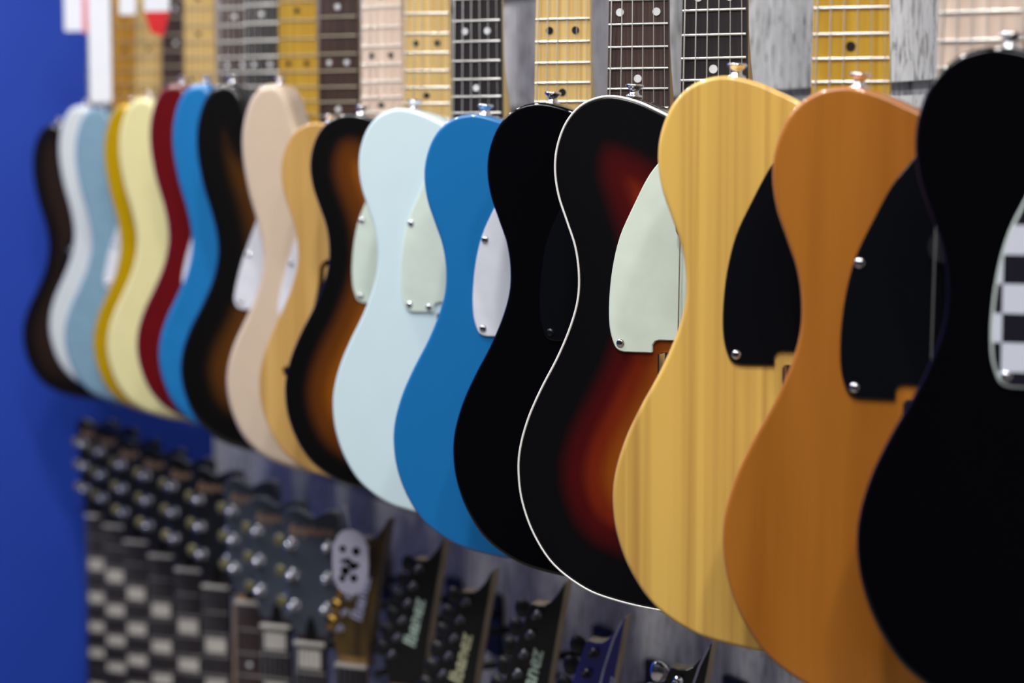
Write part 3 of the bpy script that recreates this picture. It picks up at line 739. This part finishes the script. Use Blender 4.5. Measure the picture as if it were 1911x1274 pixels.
# ------------------------------------------------------------ lower row
PL = 0.86
lp_black = paint('gloss grey black', (26, 28, 34), 0.3, coat=1.0, spec=0.3)
lower_blues = []
def lp_guitar(px, nut_py, label, short, style, board_m, face_m, logo=None):
    pos, Z = on_line(px, PL)
    zb = height(nut_py, Z) - NL.nut
    g = thing('electric_guitar', label, 'guitar', (pos.x, pos.y, zb), TURN, 'guitars with black twin-row headstocks in the lower row')
    part('body', 'body_l', lp_black, lambda: body_mesh('body_l', L_OUT, 0.045, 0.006), g)
    neck_parts(g, NL, board_m, dot_white, rose_red if style != 'edge' else maple_side, 'dots' if style in ('dots', 'edge') else style, fret_m=nickel_shaded, str_m=string_shaded)
    if style == 'edge':
        part('fretboard_binding', 'fb_bind', paint('tan binding', (150, 122, 100), 0.4), lambda: MB().add(
            [(-NL.half(z) - 0.0022, y, z) for z in (NL.end, NL.nut) for y in (-0.0145, -0.006)] + [(-NL.half(z) + 0.0006, y, z) for z in (NL.end, NL.nut) for y in (-0.0145, -0.006)],
            [(0, 2, 3, 1), (4, 5, 7, 6), (0, 4, 6, 2), (1, 3, 7, 5), (0, 1, 5, 4), (2, 6, 7, 3)]), g)
    hs = headstock_part(g, 'headstock_l', HS_L, face_m, -0.008, 0.015, NL.nut)
    for s in (-1, 1):
        for k in range(3):
            x = s * (0.0235 + 0.0016 * k); z = NL.nut + 0.048 + 0.040 * k
            part('tuner', 'tuner3_%d' % s, satin_chrome, lambda: cone_tuner(s), hs, (x, -0.008, z))
            part('tuner_key', 'key3_%d' % s, tulip, key_mesh(s, 0.95), hs, (x + s * 0.019, 0.010, z))
    part('truss_rod_cover', 'truss', black_plastic, lambda: MB().prism(ccw(mm([(-9, 0), (9, 0), (8, 10), (5, 22), (0, 32), (-5, 22), (-8, 10)])), 0, -0.0015), hs, (0, -0.008, NL.nut + 0.006))
    if logo:
        k_, mk = text_mesh('Epiphone', 0.017, logo)
        part('logo_lettering', k_, logo, mk, hs, (-0.031, -0.0085, NL.nut + 0.142), (R(90), 0, 0), label='script maker lettering')
    hanger(pos, zb + NL.nut + 0.008, 'black steel hanger holding the ' + short, pos.y)
    return g
LOW = [(178, 968, 'blocks', 'furthest lower-row guitar, block inlays, against the blue wall'),
       (212, 987, 'blocks', 'lower-row guitar with block inlays, second from the blue wall'),
       (252, 1017, 'blocks', 'lower-row guitar with block inlays, third from the blue wall'),
       (299, 1044, 'blocks', 'lower-row guitar with block inlays, fourth from the blue wall'),
       (350, 1071, 'blocks', 'lower-row guitar with block inlays, fifth from the blue wall'),
       (402, 1103, 'blocks', 'lower-row guitar with block inlays, sixth from the blue wall'),
       (466, 1134, 'edge', 'lower-row guitar with a tan-edged reddish dotted fretboard'),
       (515, 1179, 'blocks_from_first', 'lower-row guitar with a grey-sheened black headstock left of the tagged one'),
       (580, 1212, 'blocks_from_first', 'grey-sheened black headstock guitar of the lower row carrying the oval white tag')]
ordn = ['first', 'second', 'third', 'fourth', 'fifth', 'sixth', 'tan-edged', 'grey-sheened', 'tagged']
sheen_face = paint('black gloss with painted sheen', (74, 80, 92), 0.3, coat=1.0, spec=0.3)  # grey reflections on black gloss, painted into the face colour
for i, (px, py, st, lb) in enumerate(LOW):
    lp_guitar(px, py, lb, ordn[i] + ' lower-row guitar from the blue wall' if i < 6 else ordn[i] + ' lower-row guitar', st, rose_red if st == 'edge' else rose_dark,
              sheen_face if i > 5 else lp_black, logo_gold if i > 3 else logo_gold)

def pointed_guitar(px, tip_py, face_m, label, short, hw=None, keys=steel_black, logo_m=None, stripe=False, logo_size=0.022, back_m=None, body_m=gloss_black, logo_pos=(0.012, 0.056)):
    back_m = back_m or wood('raw headstock maple', (176, 156, 130), (146, 124, 100), 120, 3, 0.5)
    hw = hw or paint('smoked nickel', (110, 110, 118), 0.3, 0.8)
    pos, Z = on_line(px, PL)
    zb = height(tip_py, Z) - NS.nut - 0.184
    g = thing('electric_guitar', label, 'guitar', (pos.x, pos.y, zb), TURN, 'guitars with pointed one-sided headstocks in the lower row')
    part('body', 'body_s', body_m, None, g)
    neck_parts(g, NS, rose_dark, dot_white, maple_side, fret_m=nickel_shaded, str_m=string_shaded)
    hs = headstock_part(g, 'headstock_p', HS_P, back_m, -0.0040, 0.018, NS.nut)
    part('headstock_face', 'face_p', face_m, lambda: MB().prism([(x, z + NS.nut) for x, z in offset(HS_P, 0.0004)], -0.0040, -0.0055, 0.0004), hs)
    for k in range(6):
        f = k / 5.0; ex = -0.025 + 0.034 * f; z = NS.nut + 0.046 + 0.102 * f
        part('tuner', 'tuner_small', hw, small_tuner, hs, (ex + 0.010, -0.0055, z))
        part('tuner_key', 'key6b', keys, key_mesh(-1, 1.15), hs, (ex - 0.006, 0.0175, z))
    if logo_m:
        k_, mk = text_mesh('Ibanez', logo_size, logo_m, 0.1, 0.0004)
        part('logo_lettering', k_, logo_m, mk, hs, (logo_pos[0], -0.0060, NS.nut + logo_pos[1]), (R(90), R(-76), 0))
    if stripe:
        c = [Vector((0.0465, -0.0058, NS.nut + 0.181)), Vector((0.038, -0.0058, NS.nut + 0.163)), Vector((0.029, -0.0058, NS.nut + 0.135)), Vector((0.0215, -0.0058, NS.nut + 0.105)), Vector((0.015, -0.0058, NS.nut + 0.07)), Vector((0.010, -0.0058, NS.nut + 0.03))]
        def mk2():
            mb = MB(); w = 0.0011
            for a, b_ in zip(c[:-1], c[1:]):
                mb.add([a + Vector((-w, 0, 0)), a + Vector((w, 0, 0)), b_ + Vector((w, 0, 0)), b_ + Vector((-w, 0, 0))] , [(0, 1, 2, 3)[::-1]])
            n0 = len(mb.v)
            mb.add([(v[0], v[1] + 0.0006, v[2]) for v in mb.v], [tuple(i for i in f)[::-1] for f in list(mb.f)])
            return mb
        part('pinstripe', 'pinstripe', logo_white, mk2, hs)
    hanger(pos, zb + NS.nut + 0.018, 'black steel hanger holding the ' + short, pos.y)
    return g
satin_black = paint('satin black', (10, 12, 16), 0.35, coat=0.5)
gold_brown = wood('golden brown flamed wood', (112, 86, 26), (50, 34, 12), 60, 8, 0.35, 0.8)
gold_hw = paint('gold hardware', (190, 150, 70), 0.25, 1.0)
pointed_guitar(656, 968, gold_brown, 'golden brown headstock guitar of the lower row, right of the oval tag', 'golden brown lower-row guitar', chrome, gold_hw, logo_white, back_m=gold_brown)
pointed_guitar(756, 1004, satin_black, 'black pointed headstock guitar with pale green lettering, right of the golden brown one', 'green-lettered left lower guitar', logo_m=logo_pearl)
pointed_guitar(843, 1064, satin_black, 'black pointed headstock guitar with cream-yellow lettering', 'cream-lettered lower guitar', logo_m=logo_cream)
pointed_guitar(974, 1084, satin_black, 'black pointed headstock guitar with pale green lettering, left of the blue headstock', 'green-lettered lower guitar beside the blue one', logo_m=logo_pearl)
pointed_guitar(1080, 1152, paint('violet blue paint', (34, 34, 140), 0.35, coat=0.7), 'violet-blue pointed headstock guitar with a thin pale stripe', 'violet-blue lower guitar', steel_black, steel_black, logo_white, True, 0.011, body_m=MATS['violet blue paint'], logo_pos=(0.034, 0.098))
pointed_guitar(1236, 1200, satin_black, 'black pointed headstock guitar with a pale stripe, under the butterscotch guitar', 'rightmost lower guitar', chrome, chrome, logo_white, True, 0.008, logo_pos=(0.037, 0.100))

# ------------------------------------------------------------ paper tags
paper = paint('white paper', (226, 228, 236), 0.7, vary=0.02)
pink = paint('pink paper', (222, 120, 140), 0.7)
red = paint('red paper', (200, 24, 28), 0.6)
def tag(px, py_bottom, w, h, label, extra=None, perp=0.79, name='price_tag', rz=R(50)):
    pos, Z = on_line(px, perp)
    zt = height(py_bottom, Z)
    t = thing(name, label, 'tag', (pos.x, pos.y, zt), rz, 'paper tags hanging at the far end of the upper row')
    part('card', 'card%.4f_%.4f' % (w, h), paper, lambda: MB().rbox((0, 0, h / 2), (w, 0.0006, h), 0.003), t)
    part('cord', 'cord', paint('tag cord', (190, 190, 190), 0.8), lambda: MB().tube((0, 0.0006, 0), (0, 0.0006, 0.11), 0.0006, seg=6), t, (0, 0, h - 0.004))
    if extra == 'pink': part('band', 'pinkband%.3f' % h, pink, lambda: MB().box((w / 2 + 0.004, -0.0001, h / 2 - 0.001), (0.009, 0.0008, h + 0.004)), t, label='pink edge band')
    if extra == 'red': part('point', 'redpoint', red, lambda: MB().prism(ccw([(-w / 2, 0.001), (-w / 4, -0.028), (w / 4, -0.034), (w / 2, 0.001)]), 0.0005, -0.0004), t, label='red lower point')
    return t
tag(146, 62, 0.032, 0.11, 'white square-cornered tag with a pink band, hanging before the blue wall', 'pink', 0.760)
tag(194, 192, 0.036, 0.27, 'long white paper strip hanging over the dark neck by the blue wall', None, 0.762)
tag(246, 32, 0.026, 0.09, 'small white tag hanging before the amber neck', None, 0.770)
tag(300, 27, 0.038, 0.09, 'white tag with a red point hanging before a maple neck', 'red', 0.775)
# oval tag on a lower headstock
pos, Z = on_line(650, 0.80)
ot = thing('oval_tag', 'white oval tag with black marks hanging on a grey-sheened black headstock', 'tag', (pos.x, pos.y, height(1118, Z)), R(48))
def oval(): return MB().prism(ccw([(0.0215 * math.copysign(abs(math.cos(a)) ** 0.8, math.cos(a)), 0.037 + 0.037 * math.copysign(abs(math.sin(a)) ** 0.8, math.sin(a))) for a in [2 * math.pi * k / 40 for k in range(40)]]), 0.0008, -0.0008)
part('card', 'oval_card', paint('lilac white card', (188, 184, 206), 0.5), oval, ot)
def marks():
    mb = MB()
    for x, z, r in ((-9, 52, 4), (7, 50, 5), (-3, 38, 4), (3, 33, 5), (-6, 27, 5.5), (-10, 18, 4), (4, 19, 4.5), (8, 34, 3), (-9, 38, 2.5)):
        mb.tube((x / 1000, -0.0006, z / 1000), (x / 1000, -0.0012, z / 1000), r / 1000, seg=12)
    return mb
part('printed_mark', 'marks', black_plastic, marks, ot, label='black printed figure')
part('cord', 'cord2', MATS['tag cord'], lambda: MB().tube((0, 0.001, 0.072), (-0.012, 0.015, 0.10), 0.0006, seg=6), ot)
